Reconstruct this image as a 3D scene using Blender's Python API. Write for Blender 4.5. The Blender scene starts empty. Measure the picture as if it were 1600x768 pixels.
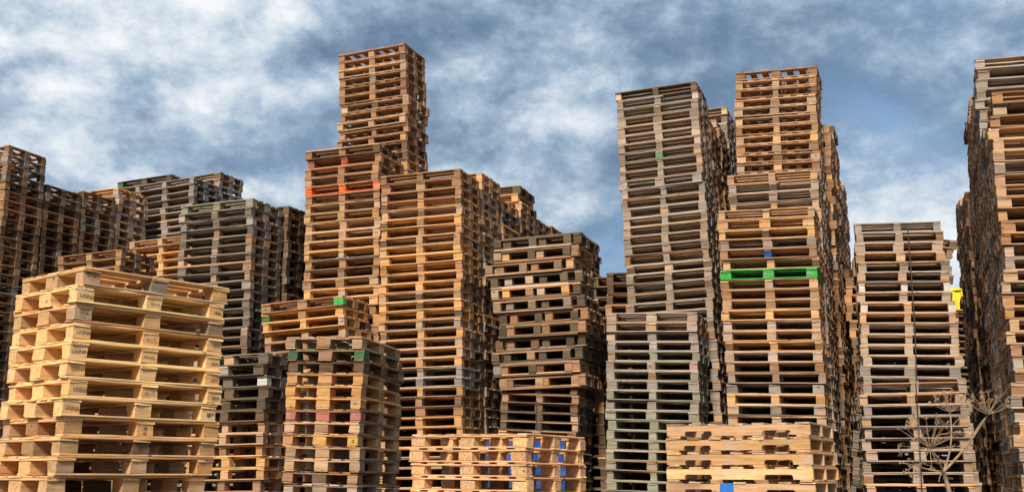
import bpy, math, random
import numpy as np
from mathutils import Vector, Matrix

# ------------------------------------------------------------------ camera, sky, sun, exposure
sc = bpy.context.scene
FPX, CX, CY, PITCH = 1778.0, 740.0, 235.0, math.radians(16)      # lens in photo pixels (1600 wide)
CAM_H = 1.25
cd = bpy.data.cameras.new('camera'); cam = bpy.data.objects.new('camera', cd)
sc.collection.objects.link(cam); sc.camera = cam
cam.location = (0, 0, CAM_H); cam.rotation_euler = (math.pi/2 + PITCH, 0, 0)
cd.sensor_width = 36; cd.lens = FPX/1600*36
cd.shift_x = (800-CX)/1600; cd.shift_y = -(384-CY)/1600
cd.clip_start = 0.05; cd.clip_end = 6000

sc.view_settings.view_transform = 'Standard'; sc.view_settings.look = 'None'
sc.view_settings.exposure = 1.7; sc.view_settings.gamma = 1.0
try: sc.view_settings.use_curve_mapping = False
except Exception: pass
sc.cycles.max_bounces = 8; sc.cycles.diffuse_bounces = 3

SUN_EL, SUN_AZ = math.radians(38), math.radians(197)            # azimuth clockwise from +Y: behind and left of the camera
sv = Vector((math.sin(SUN_AZ)*math.cos(SUN_EL), math.cos(SUN_AZ)*math.cos(SUN_EL), math.sin(SUN_EL)))
sl = bpy.data.lights.new('sun', 'SUN'); sl.energy = 1.65; sl.angle = math.radians(12); sl.color = (1.0, 0.89, 0.74)
so = bpy.data.objects.new('sun', sl); sc.collection.objects.link(so)
so.rotation_euler = sv.to_track_quat('Z', 'Y').to_euler()

def nn(nt, t, **kw):
    n = nt.nodes.new(t)
    for k, v in kw.items(): setattr(n, k, v)
    return n
def math_(nt, op, a, b=None, c=None):
    n = nn(nt, 'ShaderNodeMath', operation=op)
    for i, v in enumerate((a, b, c)):
        if v is None: continue
        if isinstance(v, (int, float)): n.inputs[i].default_value = v
        else: nt.links.new(v, n.inputs[i])
    return n.outputs[0]
def mixc(nt, f, a, b, mode='MIX'):
    n = nn(nt, 'ShaderNodeMix', data_type='RGBA', blend_type=mode)
    for i, v in ((0, f), (6, a), (7, b)):
        if isinstance(v, (int, float)): n.inputs[i].default_value = v
        elif isinstance(v, (tuple, list)): n.inputs[i].default_value = (*v[:3], 1)
        else: nt.links.new(v, n.inputs[i])
    return n.outputs[2]
def ramp(nt, f, stops):
    n = nn(nt, 'ShaderNodeValToRGB'); nt.links.new(f, n.inputs[0])
    cr = n.color_ramp
    while len(cr.elements) < len(stops): cr.elements.new(0.5)
    for e, (p, c) in zip(cr.elements, stops):
        e.position = p; e.color = (*c, 1) if isinstance(c, (tuple, list)) else (c, c, c, 1)
    return n.outputs[0]
def noise(nt, vec, scale, detail=4, rough=0.5, dist=0.0, dims='3D'):
    n = nn(nt, 'ShaderNodeTexNoise', noise_dimensions=dims)
    n.inputs['Scale'].default_value = scale; n.inputs['Detail'].default_value = detail
    n.inputs['Roughness'].default_value = rough; n.inputs['Distortion'].default_value = dist
    if vec is not None: nt.links.new(vec, n.inputs['Vector'])
    return n.outputs['Fac'] if 'Fac' in n.outputs else n.outputs[0]

def ray(x, y):
    a = (x-CX)/FPX; b = (CY-y)/FPX
    return Vector((a, math.cos(PITCH)-b*math.sin(PITCH), math.sin(PITCH)+b*math.cos(PITCH)))
def proj(p):
    X, Y, Z = p[0], p[1], p[2]-CAM_H
    zc = Y*math.cos(PITCH)+Z*math.sin(PITCH); b = (-Y*math.sin(PITCH)+Z*math.cos(PITCH))
    return CX+FPX*X/zc, CY-FPX*b/zc

w = bpy.data.worlds.new('World'); sc.world = w; w.use_nodes = True
nt = w.node_tree; nt.nodes.clear()
out = nn(nt, 'ShaderNodeOutputWorld'); bg = nn(nt, 'ShaderNodeBackground')
sky = nn(nt, 'ShaderNodeTexSky', sky_type='NISHITA'); sky.sun_disc = False
sky.sun_elevation = SUN_EL; sky.sun_rotation = SUN_AZ
sky.air_density = 1.0; sky.dust_density = 1.0; sky.ozone_density = 1.6
tc = nn(nt, 'ShaderNodeTexCoord'); D = tc.outputs['Generated']
sep = nn(nt, 'ShaderNodeSeparateXYZ'); nt.links.new(D, sep.inputs[0])
# cloud noise over the sky sphere, a little flattened so that banks lie level
cv = nn(nt, 'ShaderNodeVectorMath', operation='MULTIPLY'); nt.links.new(D, cv.inputs[0]); cv.inputs[1].default_value = (1.0, 1.0, 1.5)
def field(vec):
    return math_(nt, 'ADD', math_(nt, 'MULTIPLY', noise(nt, vec, 4.4, 5, 0.50, 0.1), 0.62), math_(nt, 'MULTIPLY', noise(nt, vec, 12.0, 10, 0.66, 0.1), 0.38))
n0 = field(cv.outputs[0])
up = nn(nt, 'ShaderNodeVectorMath', operation='ADD'); nt.links.new(cv.outputs[0], up.inputs[0]); up.inputs[1].default_value = (-0.012, 0.0, 0.030)
relief = math_(nt, 'SUBTRACT', n0, field(up.outputs[0]))        # billows: thinner above than below means a lit top
cov = n0
def mass(px, py, rad, amt):            # a broad bank of cloud (or a gap) in the direction of photo pixel px,py
    d = ray(px, py).normalized()
    dv = nn(nt, 'ShaderNodeVectorMath', operation='DISTANCE'); nt.links.new(D, dv.inputs[0]); dv.inputs[1].default_value = d
    e = math_(nt, 'POWER', math_(nt, 'DIVIDE', dv.outputs['Value'], rad), 2.0)
    return math_(nt, 'MULTIPLY', math_(nt, 'EXPONENT', math_(nt, 'MULTIPLY', e, -1.0)), amt)
for m in ((60, 60, .20, .09), (330, 100, .13, .08), (430, 150, .10, .08), (215, 190, .05, -.09), (420, 235, .045, -.09), (300, 215, .04, -.04), (870, 110, .06, .10), (900, 290, .08, .09), (740, 230, .05, .08),
          (740, 30, .09, -.03), (960, 190, .05, -.05), (1100, 50, .12, -.03), (1350, 150, .13, -.08), (1430, 300, .08, .14), (1540, 50, .09, .06), (150, 275, .05, .10), (960, 380, .06, -.22),
          (1250, 15, .05, .07), (1420, 215, .06, -.14), (80, 235, .05, -.02)):
    cov = math_(nt, 'ADD', cov, mass(*m))
mask = ramp(nt, cov, [(0.24, 0.0), (0.37, 0.7), (0.52, 1.0)])
shade = math_(nt, 'ADD', math_(nt, 'MULTIPLY', relief, 1.5), math_(nt, 'ADD', math_(nt, 'MULTIPLY', cov, .75), math_(nt, 'MULTIPLY', noise(nt, cv.outputs[0], 2.6, 4, 0.5, 0.2), .35)))
for m in ((740, 40, .13, -.11), (1080, 60, .13, -.11), (560, 30, .08, -.06), (200, 200, .07, -.07), (420, 240, .07, -.05), (1300, 90, .10, -.04), (110, 60, .16, .07), (380, 110, .10, .05), (870, 110, .05, .05), (1440, 310, .08, .12), (900, 280, .06, .04)):
    shade = math_(nt, 'ADD', shade, mass(*m))
cl = ramp(nt, shade, [(0.34, (0.050, 0.078, 0.120)), (0.46, (0.078, 0.113, 0.158)), (0.57, (0.125, 0.165, 0.212)), (0.67, (0.200, 0.232, 0.268)), (0.84, (0.320, 0.328, 0.335))])
skyc = nn(nt, 'ShaderNodeVectorMath', operation='MULTIPLY'); nt.links.new(sky.outputs[0], skyc.inputs[0])
skyc.inputs[1].default_value = (0.033, 0.040, 0.048)
low = math_(nt, 'MULTIPLY', math_(nt, 'SUBTRACT', 1.0, math_(nt, 'MULTIPLY', sep.outputs[2], 2.2)), 0.55)
lowc = nn(nt, 'ShaderNodeClamp'); nt.links.new(low, lowc.inputs[0])
clear = mixc(nt, 0.55, skyc.outputs[0], (0.075, 0.145, 0.245))
clear = mixc(nt, lowc.outputs[0], clear, (0.22, 0.28, 0.35))
fin = mixc(nt, mask, clear, cl)
nt.links.new(fin, bg.inputs[0]); bg.inputs[1].default_value = 0.90
nt.links.new(bg.outputs[0], out.inputs[0])

# ------------------------------------------------------------------ helpers
rnd = random.Random(7)
GROUND = 0.0
COL = sc.collection
def link(o): COL.objects.link(o); return o
def tag(o, label=None, cat=None, group=None, kind=None):
    for k, v in (('label', label), ('category', cat), ('group', group), ('kind', kind)):
        if v: o[k] = v
    return o
def newmat(name):
    m = bpy.data.materials.new(name); m.use_nodes = True
    t = m.node_tree; b = t.nodes['Principled BSDF']
    return m, t, b

def wood_material(name, chips=False):
    m, t, b = newmat(name)
    at = nn(t, 'ShaderNodeAttribute', attribute_name='board_co')
    ac = nn(t, 'ShaderNodeAttribute', attribute_name='tone')
    oi = nn(t, 'ShaderNodeObjectInfo')
    off = nn(t, 'ShaderNodeVectorMath', operation='MULTIPLY_ADD')
    cmb = nn(t, 'ShaderNodeCombineXYZ')
    for i in range(3): t.links.new(oi.outputs['Random'], cmb.inputs[i])
    t.links.new(cmb.outputs[0], off.inputs[0]); off.inputs[1].default_value = (37, 51, 23); t.links.new(at.outputs['Vector'], off.inputs[2])
    st = nn(t, 'ShaderNodeVectorMath', operation='MULTIPLY'); t.links.new(off.outputs[0], st.inputs[0]); st.inputs[1].default_value = (1.6, 22, 22)
    wear = math_(t, 'MULTIPLY', oi.outputs['Alpha'], ac.outputs['Alpha'])
    g1 = noise(t, st.outputs[0], 2.2, 6, 0.62, 0.6)
    g2 = noise(t, off.outputs[0], 7.0, 5, 0.6, 0.3)
    g3 = noise(t, off.outputs[0], 1.7, 2, 0.5)
    base = mixc(t, 1.0, oi.outputs['Color'], ac.outputs['Color'], 'MULTIPLY')
    if chips:
        v = nn(t, 'ShaderNodeTexVoronoi'); v.inputs['Scale'].default_value = 90; t.links.new(off.outputs[0], v.inputs['Vector'])
        sp = nn(t, 'ShaderNodeSeparateColor'); t.links.new(v.outputs['Color'], sp.inputs[0])
        k = math_(t, 'ADD', math_(t, 'MULTIPLY', sp.outputs[0], 0.6), 0.65)
    else:
        k = ramp(t, g1, [(0.30, 0.66), (0.48, 0.98), (0.66, 1.22)])
    c = mixc(t, 1.0, base, k, 'MULTIPLY')
    # grey weathering and dark damp stains (their own shapes, fixed to each board)
    hsv = nn(t, 'ShaderNodeHueSaturation'); hsv.inputs['Saturation'].default_value = 0.6; hsv.inputs['Value'].default_value = 0.86
    t.links.new(c, hsv.inputs['Color'])
    c = mixc(t, math_(t, 'MULTIPLY', wear, ramp(t, g2, [(0.46, 0.0), (0.66, 0.75)])), c, hsv.outputs[0])
    c = mixc(t, math_(t, 'MULTIPLY', wear, ramp(t, g3, [(0.58, 0.0), (0.76, 0.42)])), c, (0.05, 0.037, 0.028))
    # knots and nail heads
    kv = nn(t, 'ShaderNodeTexVoronoi'); kv.inputs['Scale'].default_value = 7.5
    ks = nn(t, 'ShaderNodeVectorMath', operation='MULTIPLY'); t.links.new(off.outputs[0], ks.inputs[0]); ks.inputs[1].default_value = (0.7, 1, 1)
    t.links.new(ks.outputs[0], kv.inputs['Vector'])
    c = mixc(t, ramp(t, kv.outputs['Distance'], [(0.05, 0.75), (0.13, 0.0)]), c, (0.045, 0.026, 0.016))
    t.links.new(c, b.inputs['Base Color'])
    b.inputs['Roughness'].default_value = 0.86
    b.inputs['Specular IOR Level'].default_value = 0.25
    bp = nn(t, 'ShaderNodeBump'); bp.inputs['Strength'].default_value = 0.5; bp.inputs['Distance'].default_value = 0.004
    t.links.new(g1, bp.inputs['Height']); t.links.new(bp.outputs[0], b.inputs['Normal'])
    return m
WOOD = wood_material('weathered_wood'); CHIP = wood_material('pressed_chip_block', True)

def flat_material(name, col, rough=0.6, var=0.25, scale=8):
    m, t, b = newmat(name); c = nn(t, 'ShaderNodeTexCoord')
    n = noise(t, c.outputs['Object'], scale, 6, 0.6)
    k = ramp(t, n, [(0.3, 1-var), (0.7, 1+var*0.6)])
    t.links.new(mixc(t, 1.0, col, k, 'MULTIPLY'), b.inputs['Base Color']); b.inputs['Roughness'].default_value = rough
    return m

# ------------------------------------------------------------------ board geometry (shared meshes)
def board_arrays(L, Wd, T, seg, rg, bev=0.003, full=True, wob=1.0):
    """a sawn board along x: centred, rounded arrises, slightly wavy; returns verts, faces, coords"""
    if full: prof = [(-.5, -.5, 1, 0), (-.5, -.5, 0, 1), (-.5, .5, 0, -1), (-.5, .5, 1, 0), (.5, .5, -1, 0), (.5, .5, 0, -1), (.5, -.5, 0, 1), (.5, -.5, -1, 0)]
    else: prof = [(-.5, -.5, 0, 0), (-.5, .5, 0, 0), (.5, .5, 0, 0), (.5, -.5, 0, 0)]
    V = []; F = []; n = len(prof)
    for i in range(seg+1):
        u = -.5+i/seg
        e1, e2, e3, e4 = (rg.gauss(0, .0016)*wob for _ in range(4))
        if rg.random() < .16: e1 -= rg.uniform(0, .007)*wob       # a worn or split stretch of edge
        if rg.random() < .16: e2 -= rg.uniform(0, .007)*wob
        zz = rg.gauss(0, .0010)*wob
        for (a, c, da, dc) in prof:
            y = a*Wd + da*bev + (-e1 if a < 0 else e2)
            z = c*T + dc*bev + zz + (0.6*e3 if c < 0 else 0.6*e4)*.5
            x = u*L + (rg.gauss(0, .0038)*wob if i in (0, seg) else 0)
            V.append((x, y, z))
    for i in range(seg):
        for j in range(n):
            k = (j+1) % n
            F.append((i*n+j, i*n+k, (i+1)*n+k, (i+1)*n+j))
    F.append(tuple(range(n-1, -1, -1))); F.append(tuple(seg*n+j for j in range(n)))
    return V, F
def make_mesh(name, V, F, mats=(WOOD,), co=None, tone=None):
    me = bpy.data.meshes.new(name); me.from_pydata(V, [], F)
    for m in mats: me.materials.append(m)
    a = me.attributes.new('board_co', 'FLOAT_VECTOR', 'POINT'); a.data.foreach_set('vector', np.array(co if co is not None else V, dtype=np.float32).ravel())
    a = me.attributes.new('tone', 'FLOAT_COLOR', 'POINT')
    if tone is None: tone = np.ones((len(V), 4), dtype=np.float32)
    a.data.foreach_set('color', np.asarray(tone, dtype=np.float32).ravel())
    return me
MESH = {}
def board_mesh(L, Wd, T, mat=WOOD):
    """one of a few variants of a board of this size"""
    key = (round(L, 3), round(Wd, 3), round(T, 3), mat.name)
    if key not in MESH:
        rg = random.Random(str(key)); seg = 2 if L < .2 else (7 if L > .9 else 5)
        nv = 7
        MESH[key] = [make_mesh('board' if L > .2 else 'block', *board_arrays(L, Wd, T, seg, rg, wob=1.0 if L > .2 else .7), mats=(mat,)) for _ in range(nv)]
    return rnd.choice(MESH[key])
def notched_mesh(L, T, H, v):
    key = ('notched', L, T, H, v)
    if key in MESH: return MESH[key]
    rg = random.Random(str(key)); pts = []
    a0, a1 = L*.13, L*.13+.23; nh = .038
    top = [(x, H/2) for x in np.linspace(-L/2, L/2, 9)]
    def notch(xa, xb):
        r = .018; return [(xa, -H/2), (xa, -H/2+nh-r), (xa+r*.3, -H/2+nh-r*.3), (xa+r, -H/2+nh), (xb-r, -H/2+nh), (xb-r*.3, -H/2+nh-r*.3), (xb, -H/2+nh-r), (xb, -H/2)]
    bot = [(-L/2, -H/2)]+notch(-L/2+a0, -L/2+a1)+[(0, -H/2)]+notch(L/2-a1, L/2-a0)+[(L/2, -H/2)]
    out = bot+[(x, z+rg.gauss(0, .0012)) for x, z in top[::-1]]
    n = len(out); V = [(x, -T/2, z) for x, z in out]+[(x, T/2, z) for x, z in out]
    F = [tuple(range(n)), tuple(range(2*n-1, n-1, -1))]+[(i, i+n, (i+1) % n+n, (i+1) % n) for i in range(n)]
    me = make_mesh('stringer', V, F); MESH[key] = me
    return me

# ------------------------------------------------------------------ pallet layouts: list of (part name, centre, size(along,across,thick), turned 90deg?)
# local frame: x runs along the front face (right front corner at x=0, left end at -L), y away from the camera, z up
def layout(kind, L, W, h, bw=.145):
    P = []; s = h/.144; tb, tt = .112*h, .118*h; tsr = .135*h; tk = h-tb-tt-tsr
    def bx(name, x, y, z, a, c, t, turn): P.append((name, (x, y, z), (a, c, t), turn))
    e, mdl = .145, .145
    if kind in ('euro', 'across', 'chip'):
        ys = [(.05, .10), (W/2, .145), (W-.05, .10)]
        xs = [(-bw/2, bw), (-L/2, bw), (-L+bw/2, bw)]
        if kind == 'across': ys = [(.045, .09), (W/2, .10), (W-.045, .09)]
        if kind == 'chip': xs = [(-.0725, .145), (-L/2, .145), (-L+.0725, .145)]; ys = [(.05, .10), (W/2, .10), (W-.05, .10)]
        for y, c in ys: bx('bottom_board', -L/2, y, tb/2, L, c-.004, tb-.001, 0)
        for x, a in xs:
            for y, c in ys: bx('block', x, y+.006, tb+tk/2, a-.002, c, tk-.001, 0)
        if kind == 'euro':
            for x, a in xs: bx('stringer_board', x, W/2, tb+tk+tsr/2, W, a, tsr-.001, 1)
            for y, c in ((.0725, .145), (.235, .10), (W/2, .145), (W-.235, .10), (W-.0725, .145)):
                bx('deck_board', -L/2, y, h-tt/2, L, c, tt-.001, 0)
        else:
            for y, c in ys: bx('stringer_board', -L/2, y, tb+tk+tsr/2, L, c+.01, tt-.001, 0)
            nb = 7; 
            for i in range(nb):
                bx('deck_board', -.05-(L-.10)*i/(nb-1), W/2, h-tt/2, W, .10, tt-.001, 1)
    elif kind == 'short':       # euro pallet seen on its 0.8 m end
        xs = [(-.05, .10), (-L/2, .145), (-L+.05, .10)]; ys = [(.0725, .145), (W/2, .145), (W-.0725, .145)]
        for x, a in xs: bx('bottom_board', x, W/2, tb/2, W, a-.004, tb-.001, 1)
        for x, a in xs:
            for y, c in ys: bx('block', x, y, tb+tk/2, a, c-.002, tk-.001, 0)
        for y, c in ys: bx('stringer_board', -L/2, y, tb+tk+tsr/2, L, c, tt-.001, 0)
        for x, a in ((-.0725, .145), (-.235, .10), (-L/2, .145), (-L+.235, .10), (-L+.0725, .145)):
            bx('deck_board', x, W/2, h-tt/2, W, a, tt-.001, 1)
    elif kind == 'notched':
        for i, y in enumerate((.02, W/2, W-.02)): bx('stringer', -L/2, y, .016+(h-.034)/2, L, .038, h-.034, 0)
        for i in range(7): bx('deck_board', -.06-(L-.12)*i/6, W/2, h-.009, W, .10 if i not in (0, 6) else .12, .016, 1)
        for i in range(4): bx('bottom_board', -.06-(L-.12)*i/3, W/2, .008, W, .10, .015, 1)
    return P

# ------------------------------------------------------------------ stacks of pallets, each fixed by where its near corner stands
class Stack: pass
STACKS = {}
def xaxis(yaw): return Vector((math.cos(yaw), -math.sin(yaw), 0))
def yaxis(yaw): return Vector((math.sin(yaw), math.cos(yaw), 0))
def point(px, D):
    r = ray(*px); p = r*(D/math.hypot(r[0], r[1])); return Vector((p[0], p[1], p[2]+CAM_H))
def solveL(P, ex, yaw, anchor):
    best = None; X = xaxis(yaw)*(-1 if anchor == 'R' else 1)
    lo, hi = .4, 2.2
    f = lambda L: proj(P+X*L)[0]-ex
    for _ in range(40):
        mid = (lo+hi)/2
        if (f(lo) < 0) == (f(mid) < 0): lo = mid
        else: hi = mid
    return lo
def stack(name, desc, top, low, n, D, yaw=20, W=.8, ex=None, kind='euro', anchor='R', L=1.2, pal='tan', over=None, jit=.012, Dl=None, base=None, nest=False, tot=None, hyaw=1.0):
    s = Stack(); s.name, s.desc, s.W, s.kind, s.anchor, s.pal, s.over, s.jit, s.nest, s.hyaw = name, desc, W, kind, anchor, pal, over or {}, jit, nest, hyaw
    s.yaw = math.radians(yaw); s.n0 = n
    s.pt = point(top, D); s.pl = point(low, Dl or D)
    s.h = (s.pt.z-s.pl.z)/n
    s.lean = (s.pl-s.pt)/(s.pt.z-s.pl.z)       # per metre downwards
    s.Lt, s.Ll = (solveL(s.pt, ex[0], s.yaw, anchor), solveL(s.pl, ex[1], s.yaw, anchor)) if ex else (L, L)
    s.base = base; s.tot = tot
    STACKS[name] = s; return s
def row(name, desc, parent, k, ytop, step=.86, shift=0.0, h=None, kind='euro', pal='tan', over=None, W=.8, jit=.015, L=None, lean=1.0):
    """the k-th stack behind its parent in the same row, its top seen at photo height ytop"""
    p = STACKS[parent]; s = Stack()
    s.name, s.desc, s.W, s.kind, s.anchor, s.pal, s.over, s.jit, s.nest, s.hyaw = name, desc, W, kind, p.anchor, pal, over or {}, jit, False, 1.0
    s.yaw = p.yaw; s.h = h or p.h; s.lean = Vector(p.lean)*lean; s.lean.z = -1
    a = p.pt+yaxis(p.yaw)*step*k+xaxis(p.yaw)*shift
    lo, hi = -1.0, 9.0                                   # find the height on the leaning axis that shows at ytop
    f = lambda z: proj(a+Vector(p.lean)*(a.z-z) if False else Vector((a.x+p.lean.x*(a.z-z), a.y+p.lean.y*(a.z-z), z)))[1]
    for _ in range(50):
        m = (lo+hi)/2
        if f(m) > ytop: lo = m
        else: hi = m
    z = lo; s.pt = Vector((a.x+p.lean.x*(a.z-z), a.y+p.lean.y*(a.z-z), z)); s.Lt = s.Ll = L or 1.2
    s.n0 = 99; s.base = None; s.tot = None
    STACKS[name] = s; return s

exec_order = []
# ---- front pile left
stack('pale_front', 'the big pale yellow stack at front left', (130, 415), (95, 680), 9, 8.1, yaw=-50, W=.8, ex=(357, 337), anchor='L', pal='fresh', jit=.02,
      over={0: dict(tone='fresh2', blocks=['stamp', 'dirty', 'paletan']), 2: dict(tone='fresh2', blocks=['stamp', 'paletan', 'dirty']), 8: dict(tone='paletan'), 9: dict(tone='fresh2'), 10: dict(tone='paletan'), 11: dict(tone='fresh2')})
# ---- far left row
stack('left_row', 'the tall dark stack at the left edge', (14, 226), (-4, 410), 13, 17.4, pal='leftmix', kind='across', jit=.006, hyaw=.5)
row('left_row_2', 'the brown stack just right of the leftmost stack', 'left_row', 1, 287, pal='leftmix', kind='across', jit=.008)
row('left_row_3', 'the brown stack second right of the leftmost stack', 'left_row', 2, 298, pal='leftmix', kind='across', h=.128, jit=.008)
row('left_row_4', 'the pale topped stack behind the left brown stacks', 'left_row', 3, 293, pal='tan')
stack('low_grey', 'the low grey stack behind the pale yellow stack', (188, 389), (187, 415), 2, 17.0, ex=(89, 88), pal='brown')
stack('grey_back', 'the ragged grey stack behind the short yellow stack', (302, 276), (302, 402), 12, 19.9, ex=(212, 210), pal='grey')
row('grey_back_2', 'the grey stack right behind the ragged grey stack', 'grey_back', 1, 268, pal='grey')
stack('grey_back_left', 'the reddish grey stack left behind the ragged grey stack', (266, 272), (264, 400), 12, 20.9, ex=(183, 181), pal='redgrey', over={0: dict(tone='darkmix', blocks=['darkgreen', None, None])})
stack('short_yellow', 'the short yellow stack left of the dark grey stack', (298, 366), (297, 438), 6, 18.0, ex=(205, 203), pal='golden')
stack('dark_grey', 'the dark grey stack right above the pale yellow stack', (396, 309), (388, 525), 15, 15.75, ex=(283, 275), yaw=21, pal='greydark', over={0: dict(blocks=[None, None, None], tone='mossgrey')})
row('dark_grey_2', 'the near black stack left of the orange tower', 'dark_grey', 1, 321, pal='darkbrown', shift=.05)
row('dark_grey_3', 'the hidden dark stack', 'dark_grey', 2, 330, pal='darkbrown')
stack('dark_low', 'the dark uneven stack right beside the pale yellow stack', (417, 550), (412, 730), 10, 14.0, ex=(297, 290), pal='darkmix', jit=.03,
      over={1: dict(deckfar='navy'), 2: dict(blocks=['dirty', None, 'white']), 6: dict(tone='tan'), 7: dict(tone='tan'), 8: dict(tone='golden'), 9: dict(tone='golden'), 10: dict(tone='golden')})
stack('green_block', 'the low stack with a green corner block', (535, 461), (537, 540), 5, 14.9, yaw=19, ex=(408, 410), pal='orange', jit=.03,
      over={0: dict(blocks=[None, None, 'green']), 1: dict(blocks=['darkgreen', None, None]), 2: dict(tone='golden'), 3: dict(tone='golden')})
stack('brown_front', 'the brown front stack with pink painted blocks', (569, 525), (557, 757), 12, 11.3, yaw=15, W=1.2, ex=(450, 441), kind='short', pal='tan', jit=.014,
      over={0: dict(tone='tan'), 1: dict(tone='brown', blocks=['darkgreen', None, 'darkgreen'], deck='darkgreen'), 2: dict(tone='darkbrown'), 3: dict(tone='orange'), 4: dict(tone='golden'), 5: dict(tone='golden'),
            6: dict(tone='brown', word='pink blocked', blocks=['pink', 'pink', 'pink']), 8: dict(tone='golden', blocks=['orange', 'yellow', 'yellow']), 10: dict(tone='tan')})
# ---- the orange tower and the one behind
stack('orange_tower', 'the tower with the orange red pallet', (594, 223), (592, 460), 16, 15.7, ex=(479, 474), pal='orangebrown',
      over={0: dict(tone='darkbrown'), 1: dict(tone='brown', blocks=['red', 'red', None]), 2: dict(tone='brown'), 3: dict(tone='brown'), 4: dict(tone='brown', word='orange-red painted', blocks=['orangered']*3, bottom='orangered'), 6: dict(tone='tan'), 7: dict(tone='orange'), 8: dict(blocks=['orange', None, None], tone='tan'), 9: dict(tone='tan')})
stack('highest_middle', 'the brown tower standing highest left of centre', (633.5, 66), (636, 219), 11, 17.0, ex=(530.5, 529), yaw=21, kind='across', pal='brown', over={10: dict(blocks=[None, None, 'golden'])})
stack('golden_tower', 'the golden tower left of centre', (719, 263), (723, 665), 27, 15.2, ex=(595.6, 591), pal='golden',
      over={0: dict(tone='brown'), 1: dict(tone='brown'), 2: dict(tone='brown'), 4: dict(tone='tan'), 16: dict(tone='tan'), 19: dict(tone='tan'), 21: dict(tone='grey'), 22: dict(tone='grey'), 24: dict(tone='brown'), 25: dict(tone='orangebrown')})
row('golden_row_2', 'the stack just behind the golden tower', 'golden_tower', 1, 269, pal='tan', step=.9)
row('golden_row_3', 'the second stack behind the golden tower', 'golden_tower', 2, 311, pal='tan', step=.9)
row('golden_row_4', 'the dark topped stack at the end of the golden row', 'golden_tower', 3, 290, pal='tan', step=.9, over={0: dict(tone='darkbrown'), 2: dict(blocks=[None, None, 'orange'])})
row('golden_row_5', 'the last low stack of the golden row', 'golden_tower', 4, 342, pal='tan', step=.9)
row('golden_row_6', 'the far end stack of the golden row', 'golden_tower', 5, 352, pal='brown', step=.9)
for k in (7, 8, 9): row('golden_row_%d' % k, 'the %s stack back in the golden row' % ['seventh', 'eighth', 'ninth'][k-7], 'golden_tower', k-1, 372, pal='brown', step=.9)
# ---- interlocked stack in the middle
stack('interlocked', 'the uneven interlocked stack at centre', (902, 362), (913, 603), 12, 15.0, ex=(782, 788), pal='centremix', nest=True, jit=.032, base=(12, ))
stack('under_interlocked', 'the neat stack under the interlocked pallets', (903, 603), (901, 675), 5, 15.1, ex=(783, 780), pal='darkmix', jit=.01)
row('interlocked_2', 'the stack behind the interlocked stack', 'interlocked', 1.15, 500, h=.14, pal='darkbrown', L=1.15)
row('interlocked_3', 'the stack further behind the interlocked stack', 'interlocked', 2.1, 520, h=.14, pal='darkbrown', L=1.15)
stack('far_dark', 'the small dark stack right of the interlocked stack', (1020, 424), (1022, 560), 8, 18.0, ex=(947, 947), pal='darkbrown')
row('far_dark_2', 'the dark stack behind the small dark one', 'far_dark', 1, 430, pal='darkbrown')
# ---- tall grey tower and the mossy stack before it
stack('tall_grey', 'the tall leaning grey tower right of centre', (1088, 127), (1115, 481), 24, 16.05, Dl=15.95, ex=(962, 981), yaw=22, pal='greybrown',
      over={0: dict(tone='darkbrown'), 1: dict(tone='grey'), 7: dict(blocks=[None, 'greenstain', None])})
row('tall_grey_2', 'the stack just behind the tall grey tower', 'tall_grey', 1, 182, pal='brown')
row('tall_grey_3', 'the second stack behind the tall grey tower', 'tall_grey', 2, 186, pal='brown')
row('tall_grey_4', 'the narrow grey stack between the two tallest towers', 'tall_grey', 3, 167, pal='greybrown')
row('tall_grey_5', 'the fourth stack behind the tall grey tower', 'tall_grey', 4, 186, pal='greybrown')
for k in (5, 6, 7): row('tall_grey_%d' % (k+1), 'the %s stack back behind the tall grey tower' % ['fifth', 'sixth', 'seventh'][k-5], 'tall_grey', k, 200+8*k, pal='brown')
stack('mossy', 'the mossy stack before the tall grey tower', (1090, 487), (1094, 739), 16, 15.0, ex=(949, 947), pal='mossgrey',
      over={5: dict(blocks=['dirty', 'dirty', 'pinkspot'])})
# ---- the tower group with the green pallet
stack('green_tower', 'the tower with the bright green pallet', (1273, 322), (1290, 650), 20, 14.66, ex=(1123, 1137), yaw=21.5, pal='palegrey',
      over={4: dict(blocks=[None, 'blue', 'brown']), 6: dict(all='brightgreen'), 1: dict(tone='golden'), 2: dict(tone='golden'), 12: dict(tone='tan'), 17: dict(tone='grey')})
stack('behind_green', 'the short section just behind the green pallet tower', (1277, 264), (1281, 326), 4, 15.45, yaw=21.5, ex=(1137, 1141), pal='greytan', over={2: dict(tone='greybrown'), 3: dict(blocks=['orange', 'orange', 'tan'])})
stack('highest_right', 'the highest tower right of centre with gaps of sky', (1275, 102.5), (1281, 248.5), 10, 17.0, yaw=21.5, ex=(1150, 1152), kind='across', pal='brown',
      over={3: dict(tone='tan'), 6: dict(tone='orangebrown'), 7: dict(tone='tan')})
for k, yt in ((4, 194), (5, 196), (6, 286), (7, 286)):
    row('green_row_%d' % k, 'the %s stack back behind the green pallet tower' % ['fourth', 'fifth', 'sixth', 'seventh', 'eighth', 'ninth', 'tenth', 'eleventh'][k-4], 'green_tower', k, yt, pal='brown', step=.86)
row('green_row_2', 'the middle stack hidden in the green tower row', 'green_tower', 2, 300, pal='brown')
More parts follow.
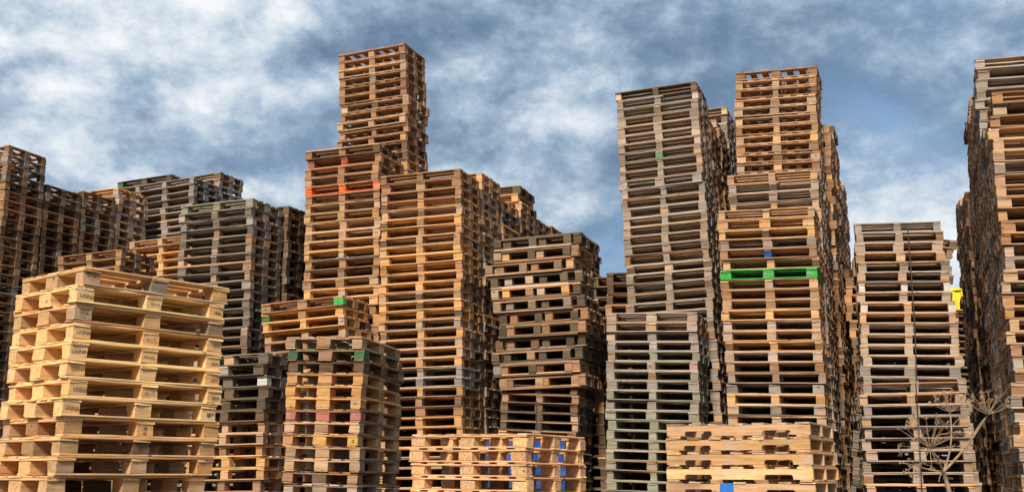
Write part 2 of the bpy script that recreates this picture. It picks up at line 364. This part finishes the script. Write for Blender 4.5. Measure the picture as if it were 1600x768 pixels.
# ---- strapped stack right
stack('strapped', 'the strapped stack between the two right rows', (1468, 345.6), (1506, 590), 15, 16.2, Dl=15.8, yaw=18, ex=(1334.5, 1348), pal='greytan', jit=.02,
      over={5: dict(blocks=['tan', 'tan', 'tan']), 6: dict(blocks=['white', 'white', 'white']), 8: dict(blocks=['white', None, 'white'])})
stack('strapped_front', 'the strapped stack behind the dry hogweed', (1507, 595), (1526, 757), 9, 14.9, yaw=15, ex=(1347, 1353), pal='greytan', jit=.02, over={0: dict(tone='grey'), 3: dict(blocks=['orange', 'orange', 'orange'])})
stack('strapped_back', 'the grey stack showing right behind the strapped stack', (1494, 376), (1487, 470), 7, 18.4, yaw=12, L=1.2, pal='grey', jit=.03)
stack('far_pale', 'the far pale stack in the gap left of the strapped stack', (1403, 455), (1405, 700), 25, 25.0, yaw=12, ex=(1330, 1332), pal='golden')
# ---- right row (left faces show)
stack('right_front', 'the big stack at the right edge', (1544, 146), (1592, 720), 30, 12.6, anchor='L', L=1.2, yaw=20.7, pal='palegrey', jit=.02, hyaw=1.2, over={4: dict(blocks=['tan', None, 'red']), 0: dict(tone='brown'), 1: dict(tone='darkbrown'), 2: dict(tone='brown'), 5: dict(tone='tan'), 9: dict(tone='brown'), 10: dict(tone='brown')})
row('strapped_2', 'the hidden stack behind the strapped stack', 'strapped', 1, 400, pal='greytan', L=1.05, shift=-.1)
row('strapped_3', 'the stack two back behind the strapped stack', 'strapped', 3.6, 420, pal='brown', L=1.1, shift=-.2)
row('right_row_2', 'the hidden tall stack', 'right_front', 1, 200, pal='brown')
row('right_row_3', 'the highest stack at the right edge', 'right_front', 2, 94, pal='greybrown')
row('right_row_4', 'the third stack back', 'right_front', 3, 152, pal='brown')
row('right_row_5', 'the second stepped stack of the right row', 'right_front', 4, 153, pal='brown')
for k, yt in ((5, 190), (6, 300), (7, 308), (8, 309), (9, 312), (10, 318)):
    row('right_row_%d' % (k+1), 'the %s stack back in the right row' % ['fifth', 'sixth', 'seventh', 'eighth', 'ninth', 'tenth', 'eleventh', 'twelfth', 'thirteenth'][k-5], 'right_front', k, yt, pal='brown', step=.86, shift=-.04 if k > 5 else 0)
stack('far_gap', 'the far stack in the gap below the yellow container', (1545, 486), (1547, 700), 21, 27.0, yaw=20, L=1.3, pal='darkbrown')
row('far_gap_2', 'the second far stack under the yellow container', 'far_gap', 1, 492, pal='darkbrown', L=1.35, step=.95)
row('far_gap_3', 'the third far stack under the yellow container', 'far_gap', 2, 494, pal='darkbrown', L=1.35, step=.95)
# ---- low piles in front
stack('chip_front', 'the low pale pile with pressed chip blocks', (822, 676), (822, 768), 4, 9.7, yaw=34, W=1.0, ex=(641, 641), kind='chip', pal='chip', jit=.008)
stack('blue_front', 'the blue stack behind the low pale pile', (882, 680), (882, 766), 4, 12.3, yaw=15, ex=(722, 722), kind='notched', pal='blue')
stack('notched_front', 'the low notched pile at front right', (1265, 658), (1274, 776), 5, 9.7, yaw=27, W=1.0, ex=(1043, 1041), kind='notched', pal='notch', jit=.008,
      over={0: dict(tone='tan'), 1: dict(tone='notch'), 2: dict(tone='notch'), 3: dict(tone='paletan'), 4: dict(tone='tan')})
# fillers far behind that close the gaps
stack('filler_a', 'a dark stack far back', (700, 560), (700, 700), 13, 24, ex=(560, 560), pal='darkbrown')

# ------------------------------------------------------------------ tones (real-world base colours, linear)
def lin(h):
    return tuple(((int(h[i:i+2], 16)/255)/12.92 if int(h[i:i+2], 16)/255 <= .04045 else ((int(h[i:i+2], 16)/255+.055)/1.055)**2.4) for i in (0, 2, 4))
TONE = dict(navy='1d4a92', paletan='cf9f6a', fresh='ecb97c', fresh2='d2a470', golden='c99559', tan='b9946f', brown='9e7450', darkbrown='6f563f', orange='b98a58', orangebrown='9c7450', grey='978b7f',
            greydark='756859', greybrown='95806c', greytan='b29a84', redgrey='826a5a', mossy='7a7048', mossgrey='979078', darkmix='64533f', mixbrown='96785a', chip='dcaa78', notch='bd905f',
            blue='17498c', brightgreen='35a441', green='3fa850', darkgreen='4a6f4a', greenstain='5c8a5a', orangered='ee6424', red='a5432e', pink='b26a5c', pinkspot='b08a80', yellow='c99a4a',
            white='cfc9c0', dirty='927c68', stamp='bb9a78')
TONE = {k: lin(v) for k, v in TONE.items()}
WORDS = dict(paletan='pale tan', fresh='fresh pale yellow', fresh2='pale slightly dirty', golden='golden', tan='tan', brown='brown', darkbrown='dark brown', orange='orange brown', orangebrown='orange brown', grey='weathered grey',
             greydark='dark weathered grey', greybrown='grey brown', greytan='greyish tan', redgrey='reddish grey', mossy='mossy', mossgrey='mossy grey', darkmix='dark stained', mixbrown='mixed brown', chip='pale', notch='stained pine',
             blue='blue painted', brightgreen='bright green painted', orangered='orange red painted')
MIX = dict(palegrey=['tan', 'greytan', 'greytan', 'paletan', 'tan', 'greybrown', 'brown', 'brown'], centremix=['mixbrown', 'brown', 'darkmix', 'darkbrown', 'brown', 'mixbrown', 'darkmix'], leftmix=['darkbrown', 'brown', 'greybrown', 'brown', 'brown', 'orangebrown', 'darkbrown'], tan=['tan']*5+['golden', 'greytan', 'brown', 'greybrown'], golden=['golden']*8+['paletan', 'tan', 'orange'], brown=['brown']*5+['orangebrown', 'darkbrown', 'tan', 'greybrown'],
           darkbrown=['darkbrown']*4+['brown', 'greydark'], grey=['grey']*5+['greybrown', 'greydark'], greydark=['greydark']*4+['grey', 'greybrown'], greybrown=['greybrown']*5+['grey', 'grey', 'greytan'],
           greytan=['greytan']*5+['tan', 'greybrown', 'grey'], orangebrown=['orangebrown']*4+['orange', 'golden', 'golden'], orange=['orange']*3+['orangebrown', 'golden'], redgrey=['redgrey']*3+['greybrown'],
           mossgrey=['mossgrey']*5+['grey', 'greytan'], darkmix=['darkmix']*3+['darkbrown', 'greydark', 'brown'], mixbrown=['mixbrown']*3+['brown', 'tan', 'greybrown'], notch=['notch'], chip=['chip'], fresh=['fresh'], blue=['blue'])

# ------------------------------------------------------------------ work out every pallet
PALLETS = []
def place(s):
    base_z = GROUND
    if s.name == 'interlocked': base_z = s.pt.z-12*s.h-.001
    n_total = max(1, int((s.pt.z-base_z)/s.h+1e-6))
    cut = CAM_H-.12                                         # below this nothing shows; adjust those heights so that the stack meets the ground
    nv = int(max(0, s.pt.z-cut)/s.h)+1 if s.pt.z > cut else 0
    nv = min(nv, n_total)
    if s.name == 'interlocked': nv = 12; n_total = 12
    rem = s.pt.z-nv*s.h-base_z; nb = 0 if s.name == 'interlocked' else max(0, round(rem/s.h)); hb = rem/nb if nb else s.h
    z = s.pt.z; i = 0
    for i in range(nv+nb):
        hh = s.h if i < nv else hb
        z -= hh
        dz = s.pt.z-z
        u = min(1.6, dz/max(.1, s.n0*s.h)) if s.n0 < 99 else 0
        Lx = s.Lt+(s.Ll-s.Lt)*min(u, 1.15)
        c = Vector((s.pt.x+s.lean.x*dz, s.pt.y+s.lean.y*dz, z))
        zax = Vector((-s.lean.x, -s.lean.y, 1)).normalized()
        if s.name == 'pale_front': zax = Vector((0, 0, 1))
        if abs(s.lean.y) > .08: zax = Vector((-s.lean.x, 0, 1)).normalized()
        yw = s.yaw+math.radians(rnd.gauss(0, .55)*s.hyaw)
        X = xaxis(yw); X = (X-zax*X.dot(zax)).normalized(); Y = zax.cross(X)
        c = c+X*rnd.gauss(0, s.jit)+Y*rnd.gauss(0, s.jit*.8)
        if s.anchor == 'L': c = c+X*Lx
        o = s.over.get(i, {})
        tone = o.get('all') or o.get('tone') or rnd.choice(MIX[s.pal])
        M = Matrix(((X.x, Y.x, zax.x, c.x), (X.y, Y.y, zax.y, c.y), (X.z, Y.z, zax.z, c.z), (0, 0, 0, 1)))
        if s.nest:
            # two pallets of a pair interlock: one on its back below, one upright above, offset sideways and back
            hp = s.h-.019
            M1 = M @ Matrix.Translation((0.0+rnd.gauss(0, .02), 0, s.h-hp))
            t2 = rnd.choice(MIX[s.pal])
            M2 = M @ Matrix.Translation((-.135+rnd.gauss(0, .03), -.015+rnd.gauss(0, .015), .0)) @ Matrix.Translation((0, s.W, hp)) @ Matrix.Rotation(math.pi, 4, 'X')
            PALLETS.append(dict(s=s, i=i, M=M1, L=Lx, W=s.W, h=hp, kind='euro', tone=tone, o={}, role='upright'))
            PALLETS.append(dict(s=s, i=i, M=M2, L=Lx, W=s.W, h=hp, kind='euro', tone=t2, o={}, role='upturned'))
            continue
        PALLETS.append(dict(s=s, i=i, M=M, L=Lx, W=s.W, h=hh, kind=s.kind, tone=tone, o=o, role=''))
for s in STACKS.values(): place(s)
for p in PALLETS: p['bw'] = .105 if p['s'].nest else .135 if p['s'].name == 'pale_front' else rnd.choice((.085, .09, .10, .10, .11, .13))
print('pitch', {s.name: round(s.h, 3) for s in STACKS.values()})

# how large each one shows: a coarse painter's raster of the boxes
RW, RH = 800, 384
zb = np.full((RH, RW), 1e9); ib = np.full((RH, RW), -1, dtype=int)
for idx, p in enumerate(PALLETS):
    pts = []
    for x in (0, -p['L']):
        for y in (0, p['W']):
            for z in (0, p['h']):
                q = p['M'] @ Vector((x, y, z)); a, b = proj(q); pts.append((a/2, b/2))
    dist = (p['M'] @ Vector((-p['L']/2, p['W']/2, p['h']/2))-Vector((0, 0, CAM_H))).length
    P2 = sorted(pts); hull = []
    for seq in (P2, P2[::-1]):
        hh = []
        for q in seq:
            while len(hh) > 1 and (hh[-1][0]-hh[-2][0])*(q[1]-hh[-2][1])-(hh[-1][1]-hh[-2][1])*(q[0]-hh[-2][0]) <= 0: hh.pop()
            hh.append(q)
        hull += hh[:-1]
    xs = [q[0] for q in hull]; ys = [q[1] for q in hull]
    x0, x1 = max(0, int(min(xs))), min(RW, int(max(xs))+1); y0, y1 = max(0, int(min(ys))), min(RH, int(max(ys))+1)
    if x0 >= x1 or y0 >= y1: p['area'] = 0; continue
    gy, gx = np.mgrid[y0:y1, x0:x1]; gx = gx+.5; gy = gy+.5; ins = np.ones(gx.shape, bool)
    for j in range(len(hull)):
        a, b = hull[j], hull[(j+1) % len(hull)]
        ins &= ((b[0]-a[0])*(gy-a[1])-(b[1]-a[1])*(gx-a[0])) >= 0
    sub = zb[y0:y1, x0:x1]; m = ins & (dist < sub)
    sub[m] = dist; ib[y0:y1, x0:x1][m] = idx
cnt = np.bincount(ib[ib >= 0], minlength=len(PALLETS))
for idx, p in enumerate(PALLETS): p['area'] = int(cnt[idx])
rank = sorted(range(len(PALLETS)), key=lambda k: -PALLETS[k]['area'])
KEEP = set(rank[:300])
print('pallets', len(PALLETS), 'in view', int((cnt > 0).sum()), 'smallest kept', PALLETS[rank[299]]['area'])

# ------------------------------------------------------------------ build
ORD = ['topmost', 'second', 'third', 'fourth', 'fifth', 'sixth', 'seventh', 'eighth', 'ninth', 'tenth', 'eleventh', 'twelfth', 'thirteenth', 'fourteenth', 'fifteenth', 'sixteenth',
       'seventeenth', 'eighteenth', 'nineteenth', 'twentieth', 'twenty-first', 'twenty-second', 'twenty-third', 'twenty-fourth', 'twenty-fifth', 'twenty-sixth', 'twenty-seventh', 'twenty-eighth',
       'twenty-ninth', 'thirtieth', 'thirty-first', 'thirty-second', 'thirty-third', 'thirty-fourth', 'thirty-fifth', 'thirty-sixth', 'thirty-seventh', 'thirty-eighth', 'thirty-ninth', 'fortieth', 'forty-first', 'forty-second', 'forty-third', 'forty-fourth', 'forty-fifth', 'forty-sixth', 'forty-seventh', 'forty-eighth', 'forty-ninth', 'fiftieth', 'fifty-first', 'fifty-second', 'fifty-third', 'fifty-fourth']
def jitter_tone(c, amt=.13):
    k = 1+rnd.gauss(0, amt); w_ = rnd.gauss(0, .035)
    return tuple(max(.006, min(.85, v*k*(1+(w_ if i == 0 else -w_ if i == 2 else 0)))) for i, v in enumerate(c))
PAINT = {'blue', 'brightgreen', 'orangered'}
def part_tone(p, name, center):
    c = part_tone0(p, name, center)
    k = .93 if name == 'block' else 1.12
    return c if p['tone'] in PAINT else tuple(min(.85, v*k) for v in c)
def part_tone0(p, name, center):
    o = p['o']; base = TONE[p['tone']]
    if name == 'block' and 'blocks' in o and center[1] < .12:
        slot = 0 if center[0] < -p['L']*.7 else 2 if center[0] > -p['L']*.3 else 1
        b = o['blocks'][slot]
        if b: return jitter_tone(TONE[b], .05)
    if name in ('bottom_board', 'stringer_board') and 'bottom' in o and center[1] < p['W']*.7: return jitter_tone(TONE[o['bottom']], .06)
    if name == 'deck_board' and 'deck' in o: return jitter_tone(TONE[o['deck']], .06)
    if name == 'deck_board' and 'deckfar' in o and center[1] > p['W']*.8: return jitter_tone(TONE[o['deckfar']], .06)
    if p['tone'] in PAINT: return jitter_tone(base, .05)
    r = rnd.random()
    if 'grey' in p['tone'] or p['tone'] == 'darkmix':
        if r < .22: base = TONE[rnd.choice(['tan', 'greytan', 'grey', 'darkbrown', 'brown', 'greytan'])]
        return jitter_tone(base, .15)
    if name == 'block' and p['tone'] not in ('fresh', 'chip'):
        if r < .13: base = TONE[rnd.choice(['tan', 'golden', 'tan', 'greytan'])]
        elif r < .18: base = TONE['orangebrown']
        elif r < .25: base = TONE['darkbrown']
    elif p['tone'] not in ('fresh', 'chip') and r < .10: base = TONE[rnd.choice(['tan', 'greybrown', 'brown', 'golden'])]
    return jitter_tone(base, .14 if p['tone'] != 'fresh' else .06)

def build_pallet(p):
    s = p['s']; i = p['i']; ptype = {'notched': 'notched_pallet'}.get(p['kind'], 'wooden_pallet')
    root = link(bpy.data.objects.new(ptype, None)); root.empty_display_size = .1; root.matrix_world = p['M']
    word = p['o'].get('word') or WORDS.get(p['tone'], 'brown')
    if p['kind'] == 'chip': word = 'pale chip-block'
    if p['kind'] == 'notched': word += ' notched'
    where = ORD[i]+(' one of ' if i == 0 else ' from the top of ')
    if s.nest: lab = f"{p['role']} {word} pallet in the {ORD[i]} interlocked pair at centre"
    else: lab = f"{word} pallet, {where}{s.desc}"
    if len(lab.split()) > 16: lab = f"pallet {where}{s.desc}"
    tag(root, lab, 'pallet', 'wooden pallets stacked in the yard')
    for (name, c, size, turn) in layout(p['kind'], p['L'], p['W'], p['h'], p.get('bw', .1)):
        if name != 'block' and name != 'stringer' and rnd.random() < (.012 if s.kind != 'chip' else 0) and name == 'deck_board' and i > 0: continue
        if name == 'stringer': me = notched_mesh(round(size[0], 3), size[1], round(size[2], 3), rnd.randrange(3))
        else: me = board_mesh(round(size[0], 2), size[1], size[2], CHIP if (p['kind'] == 'chip' and name == 'block') else WOOD)
        o = link(bpy.data.objects.new(name, me)); o.parent = root
        flip = rnd.random() < .5 and name != 'stringer'
        rz = (math.pi/2 if turn else 0)+(math.pi if flip else 0)+math.radians(rnd.gauss(0, .25) if name != 'block' else rnd.gauss(0, 1.2))
        o.location = (c[0]+rnd.gauss(0, .0025), c[1]+rnd.gauss(0, .0025), c[2]+rnd.uniform(-.0006, .0006)); o.rotation_euler = (0, 0, rz)
        if name == 'deck_board' and 0 < i and rnd.random() < .02 and s.kind == 'euro': o.scale.x = .55; o.location.x += rnd.choice((-.25, .25))     # a snapped board
        o.color = (*part_tone(p, name, c), 1.5 if p['tone'] in PAINT else .6 if p['tone'] in ('fresh', 'chip', 'fresh2') else .7 if p['tone'] == 'paletan' else 1)
        p.setdefault('parts', []).append((name, c, size, o))
    p['root'] = root
for k in sorted(KEEP): build_pallet(PALLETS[k])

# the pallets past the three hundred largest: one joined mesh of real boards
VV, FF, CC, TT = [], [], [], []
boxF = [(0, 3, 2, 1), (4, 5, 6, 7), (0, 1, 5, 4), (1, 2, 6, 5), (2, 3, 7, 6), (3, 0, 4, 7)]
for k, p in enumerate(PALLETS):
    if k in KEEP: continue
    Mn = np.array(p['M'])
    for (name, c, size, turn) in layout(p['kind'], p['L'], p['W'], p['h'], p.get('bw', .1)):
        a, b, t = size[0]/2, size[1]/2, size[2]/2
        loc = np.array([(x*a, y*b, z*t) for z in (-1, 1) for x, y in ((-1, -1), (1, -1), (1, 1), (-1, 1))])
        loc += np.array([[rnd.gauss(0, .0018) for _ in range(3)] for _ in range(8)])
        wl = np.stack([loc[:, 1] if turn else loc[:, 0], loc[:, 0] if turn else loc[:, 1], loc[:, 2]], 1)
        if turn: wl = wl*np.array([-1, 1, 1])
        wl = wl+np.array(c)+np.array([rnd.gauss(0, .003), rnd.gauss(0, .003), 0])
        wv = wl @ Mn[:3, :3].T+Mn[:3, 3]
        n0 = len(VV)*8; VV.append(wv); FF += [tuple(n0+q for q in f) for f in boxF]
        CC.append(loc+np.array([rnd.uniform(0, 60) for _ in range(3)])); TT.append(np.tile((*part_tone(p, name, c), 1), (8, 1)))
me = make_mesh('further_pallets', np.concatenate(VV).tolist(), FF, co=np.concatenate(CC), tone=np.concatenate(TT))
o = link(bpy.data.objects.new('further_pallets', me))
tag(o, 'the further and lower pallets of the stacks, too small or hidden to tell apart', 'pallets', 'wooden pallets stacked in the yard', 'stuff')

# ------------------------------------------------------------------ ground
m, t, b = newmat('yard_gravel'); c = nn(t, 'ShaderNodeTexCoord')
g = noise(t, c.outputs['Object'], 1.3, 8, .65); g2 = noise(t, c.outputs['Object'], 40, 3, .6)
cc = mixc(t, g2, ramp(t, g, [(0.35, (.05, .042, .034)), (0.65, (.13, .115, .095))]), (.09, .08, .07))
t.links.new(cc, b.inputs['Base Color']); b.inputs['Roughness'].default_value = .95
bp = nn(t, 'ShaderNodeBump'); bp.inputs['Distance'].default_value = .02; t.links.new(g2, bp.inputs['Height']); t.links.new(bp.outputs[0], b.inputs['Normal'])
me = bpy.data.meshes.new('ground'); S = 2500
me.from_pydata([(-S, -S, -.004), (S, -S, -.004), (S, S, -.004), (-S, S, -.004)], [], [(0, 1, 2, 3)]); me.materials.append(m)
tag(link(bpy.data.objects.new('ground', me)), kind='structure')

# ------------------------------------------------------------------ stamps on the blocks
INK = flat_material('stamp_ink', (.13, .085, .05), .9, .45, 40)
def text_mesh(body, size):
    cu = bpy.data.curves.new('stamp', 'FONT'); cu.body = body; cu.size = size; cu.align_x = 'CENTER'; cu.align_y = 'CENTER'; cu.resolution_u = 2; cu.extrude = .0004
    ob = bpy.data.objects.new('tmp', cu); COL.objects.link(ob)
    dg = bpy.context.evaluated_depsgraph_get(); me = bpy.data.meshes.new_from_object(ob.evaluated_get(dg))
    bpy.data.objects.remove(ob); me.materials.clear(); me.materials.append(INK); return me
STAMP = {}
def stamp(p, slot, body, size=.038, dx=0, dz=0):
    best = None
    for (name, c, sz, o) in p.get('parts', []):
        if name != 'block' or c[1] > .12: continue
        sl_ = 0 if c[0] < -p['L']*.7 else 2 if c[0] > -p['L']*.3 else 1
        if sl_ == slot: best = (c, sz, o)
    if not best: return
    c, sz, o = best
    if (body, size) not in STAMP: STAMP[(body, size)] = text_mesh(body, size)
    st = link(bpy.data.objects.new('stamp', STAMP[(body, size)])); st.parent = o
    R = Matrix.Rotation(-o.rotation_euler.z, 4, 'Z')
    st.matrix_local = R @ Matrix.Translation((dx+rnd.uniform(-.008, .008), -sz[1]/2-.0028, dz+rnd.uniform(-.006, .006))) @ Matrix.Rotation(rnd.uniform(-.09, .09), 4, 'Y') @ Matrix.Rotation(math.pi/2, 4, 'X')
byname = {}
for p in PALLETS:
    if 'root' in p: byname.setdefault((p['s'].name, p['i']), p)
for i in (1, 3, 4, 5, 6, 7):
    p = byname.get(('pale_front', i))
    if p:
        stamp(p, 0, 'LIGNA', .036, .01); stamp(p, 2, '2804', .034, .015)
        if i in (1, 3, 4, 6): stamp(p, 1, '12-1-12', .026)
for i in (0, 2):
    p = byname.get(('pale_front', i))
    if p: stamp(p, 0, 'DKLUT\nHT DB\n-----', .022, 0, .012)
for i in (8, 9):
    p = byname.get(('pale_front', i))
    if p: stamp(p, 1, '38\n45' if i == 8 else '45', .034)
for nm, i, slot, body in (('orange_tower', 9, 0, 'PH'), ('orange_tower', 9, 2, 'PH'), ('orange_tower', 10, 2, 'UIC'), ('tall_grey', 17, 2, '152'), ('tall_grey', 18, 1, 'UIC'), ('tall_grey', 12, 0, 'EUR'),
                          ('green_block', 0, 2, 'G'), ('green_block', 2, 2, 'LUZ'), ('highest_right', 3, 1, '2711'), ('green_tower', 6, 0, 'M'), ('brown_front', 5, 2, '8'), ('brown_front', 8, 2, '8')):
    p = byname.get((nm, i))
    if p: stamp(p, slot, body, .045)

# ------------------------------------------------------------------ blue patch on the notched pile
BLUE = flat_material('blue_paint', (.01, .16, .55), .55, .25, 30)
p = byname.get(('notched_front', 4))
if p:
    st = [o for (name, c, sz, o) in p['parts'] if name == 'stringer' and c[1] < .1][0]
    V, F = board_arrays(.11, .006, p['h']*.8, 2, random.Random(3), .001)
    me = bpy.data.meshes.new('paint_patch'); me.from_pydata(V, [], F); me.materials.append(BLUE)
    pp = link(bpy.data.objects.new('paint_patch', me)); pp.parent = st; pp.location = (-.10, -.020, .002); pp['label'] = 'square patch of bright blue paint'

# ------------------------------------------------------------------ straps
STRAP = flat_material('strap_band', (.035, .028, .025), .5, .3, 20)
def strap(label, pts, D0, wd=.016):
    me = bpy.data.meshes.new('strap'); V = []; F = []
    P = [point(q, D0[i]) for i, q in enumerate(pts)]
    for i, q in enumerate(P):
        for a, c in ((-wd/2, -.0015), (wd/2, -.0015), (wd/2, .0015), (-wd/2, .0015)): V.append((q.x+a, q.y+c, q.z))
    for i in range(len(P)-1):
        for j in range(4): F.append((i*4+j, i*4+(j+1) % 4, i*4+4+(j+1) % 4, i*4+4+j))
    me.from_pydata(V, [], F); me.materials.append(STRAP)
    tag(link(bpy.data.objects.new('strap', me)), label, 'strap')
strap('dark strap hanging down the front of the strapped stack at the right', [(1418, 349), (1424, 430), (1430, 520), (1432, 594)], (16.05, 15.9, 15.75, 15.65), .014)
strap('dark strap down the low stack behind the dry hogweed', [(1431, 598), (1436, 680), (1441, 775)], (14.72, 14.7, 14.68), .013)
strap('short dark strap on the neat lower stack at centre', [(838, 626), (839, 672)], (15.0, 15.0), .02)

# ------------------------------------------------------------------ yellow container far back
YEL = flat_material('yellow_paint', (.80, .62, .01), .45, .12, 1.5)
DRK = flat_material('dark_steel', (.03, .03, .03), .5, .2, 3)
def boxmesh(name, x0, x1, y0, y1, z0, z1, mat, parent):
    me = bpy.data.meshes.new(name); V = [(x, y, z) for z in (z0, z1) for x, y in ((x0, y0), (x1, y0), (x1, y1), (x0, y1))]
    me.from_pydata(V, [], boxF); me.materials.append(mat); o = link(bpy.data.objects.new(name, me)); o.parent = parent; return o
yp = point((1492, 450), 30.0)
r0 = link(bpy.data.objects.new('shipping_container', None)); r0.location = (yp.x-.12, yp.y, 0); r0.rotation_euler = (0, 0, math.radians(-25))
tag(r0, 'bright yellow container showing as a sliver beside the right row', 'container')
zt = yp.z
def corrugated(z0, z1):
    V = []; F = []; x = 0; i = 0
    prof = []
    while x < 2.4: prof += [(x, 0), (x+.09, 0), (x+.12, .035), (x+.21, .035)]; x += .24
    for (a, d) in prof: V += [(a, d, z0), (a, d, z1)]
    for j in range(len(prof)-1): F.append((2*j, 2*j+2, 2*j+3, 2*j+1))
    n = len(V); V += [(0, 6, z0), (0, 6, z1), (2.4, 6, z0), (2.4, 6, z1)]
    F += [(n, 0, 1, n+1), (2*len(prof)-2, n+2, n+3, 2*len(prof)-1), (n, n+1, n+3, n+2), (1, 2*len(prof)-1, n+3, n+1)]
    me = bpy.data.meshes.new('wall_panel'); me.from_pydata(V, [], F); me.materials.append(YEL)
    o = link(bpy.data.objects.new('wall_panel', me)); o.parent = r0
corrugated(.1, zt-.06)
boxmesh('top_rail', -.02, 2.44, -.03, .05, zt-.06, zt, YEL, r0); boxmesh('bottom_rail', -.02, 2.44, -.03, .05, 0, .12, DRK, r0)
for xx in (-.03, 2.38): boxmesh('corner_post', xx, xx+.08, -.035, .09, .12, zt-.06, YEL, r0)

# ------------------------------------------------------------------ dry hogweed
STEM, ts, bs = newmat('dry_stem')
cs = nn(ts, 'ShaderNodeTexCoord'); ng = noise(ts, cs.outputs['Object'], 30, 4, .6)
ts.links.new(ramp(ts, ng, [(0.3, (.20, .12, .065)), (0.7, (.48, .34, .21))]), bs.inputs['Base Color']); bs.inputs['Roughness'].default_value = .8
def tube(V, F, pts, rads, k=6):
    n0 = len(V)
    for i, p in enumerate(pts):
        d = (pts[min(i+1, len(pts)-1)]-pts[max(i-1, 0)]).normalized(); a = d.orthogonal().normalized(); b_ = d.cross(a)
        for j in range(k):
            an = 2*math.pi*j/k; V.append(tuple(p+(a*math.cos(an)+b_*math.sin(an))*rads[i]))
    for i in range(len(pts)-1):
        for j in range(k): F.append((n0+i*k+j, n0+i*k+(j+1) % k, n0+(i+1)*k+(j+1) % k, n0+(i+1)*k+j))
    F.append(tuple(n0+j for j in range(k))); F.append(tuple(n0+(len(pts)-1)*k+j for j in range(k-1, -1, -1)))
def curve_pts(ctrl, n=8):
    out = []
    for t_ in np.linspace(0, 1, n):
        q = [Vector(c) for c in ctrl]
        while len(q) > 1: q = [q[i].lerp(q[i+1], t_) for i in range(len(q)-1)]
        out.append(q[0])
    return out
hw = link(bpy.data.objects.new('dry_hogweed', None)); tag(hw, 'dead dry hogweed with branching stems and seed umbels at lower right', 'plant')
DP = 4.0; node = point((1474, 736), DP)
hw.location = (node.x+.02, node.y+.05, 0)
def stem_obj(name, ctrl, r0_, r1_):
    r0_ *= .8; r1_ *= .75
    V, F = [], []; pts = curve_pts(ctrl, 9); pts = [p-Vector(hw.location) for p in pts]
    tube(V, F, pts, [r0_+(r1_-r0_)*i/8 for i in range(9)]); me = bpy.data.meshes.new(name); me.from_pydata(V, [], F); me.materials.append(STEM)
    for f in me.polygons: f.use_smooth = True
    o = link(bpy.data.objects.new(name, me)); o.parent = hw; return o
stem_obj('main_stem', [(node.x+.10, node.y+.03, 0), (node.x+.085, node.y, .6), point((1490, 775), DP), node], .016, .0085)
def umbel(cpx, Dc, up, R, nr, spread, seed, flat=.0, twig=.0007):
    rg = random.Random(seed); c = point(cpx, Dc); up = Vector(up).normalized(); a = up.orthogonal().normalized(); b_ = up.cross(a)
    o = None; V, F = [], []; SV, SF = [], []
    off = Vector(hw.location)
    for i in range(nr):
        an = i*2.39996+rg.uniform(-.2, .2); rr = math.sqrt((i+.5)/nr)
        th = spread*rr; d = (up*math.cos(th)+(a*math.cos(an)+b_*math.sin(an))*math.sin(th)).normalized()
        tip = c+d*R*rg.uniform(.88, 1.08)
        mid = c+d*R*.5+up*(-.04*R)*rr
        tube(V, F, [c-off, mid-off, tip-off], [twig*1.5, twig*1.2, twig*.8], 4)
        for j in range(11):                              # the small umbellets at the ray tips
            e = (d+Vector((rg.gauss(0, .55), rg.gauss(0, .55), rg.gauss(0, .55)))).normalized(); q = tip+e*R*rg.uniform(.10, .17)
            tube(V, F, [tip-off, q-off], [.0005, .0004], 3)
            n0 = len(SV); s_ = .0019*rg.uniform(.7, 1.3)
            x_ = e.orthogonal().normalized(); y_ = e.cross(x_)
            for pt in (q-e*s_, q+x_*s_, q+y_*s_*.5, q-x_*s_, q-y_*s_*.5, q+e*s_*1.5): SV.append(tuple(pt-off))
            SF += [(n0, n0+1, n0+2), (n0, n0+2, n0+3), (n0, n0+3, n0+4), (n0, n0+4, n0+1), (n0+5, n0+2, n0+1), (n0+5, n0+3, n0+2), (n0+5, n0+4, n0+3), (n0+5, n0+1, n0+4)]
    me = bpy.data.meshes.new('umbel'); me.from_pydata(V, [], F); me.materials.append(STEM); u = link(bpy.data.objects.new('umbel', me)); u.parent = hw
    me = bpy.data.meshes.new('seeds'); me.from_pydata(SV, [], SF); me.materials.append(STEM); q = link(bpy.data.objects.new('seeds', me)); q.parent = u
pA = point((1484, 643), DP+.02); pB = point((1544, 647), DP-.03); pC = point((1453, 699), DP-.12); pD = point((1430, 726), DP-.05); pj = point((1520, 684), DP-.01)
stem_obj('branch', [node, point((1490, 700), DP), point((1488, 665), DP), pA], .0042, .0026)
stem_obj('branch', [node, point((1500, 712), DP), pj, point((1532, 665), DP), pB], .0055, .003)
stem_obj('branch', [pj, point((1524, 668), DP), pB], .0028, .0022)
stem_obj('branch', [node, point((1466, 716), DP-.05), pC], .0042, .003)
stem_obj('branch', [node, point((1455, 735), DP), point((1440, 730), DP), pD], .0034, .0022)
stem_obj('branch', [pj, point((1510, 668), DP), point((1480, 676), DP), point((1462, 680), DP)], .0022, .0014)
stem_obj('branch', [point((1489, 664), DP), point((1496, 655), DP), point((1503, 650), DP)], .0018, .0012)
stem_obj('branch', [node, point((1468, 742), DP), point((1467, 752), DP)], .0030, .0018)
umbel((1484, 643), DP+.02, (0, -.2, 1), .060, 18, 1.25, 1)
umbel((1544, 647), DP-.03, (.05, -.15, 1), .062, 20, 1.2, 2)
umbel((1453, 699), DP-.12, (-.25, -.75, .6), .095, 30, 1.35, 3)
umbel((1430, 726), DP-.05, (-.9, -.3, -.2), .04, 9, .9, 4)
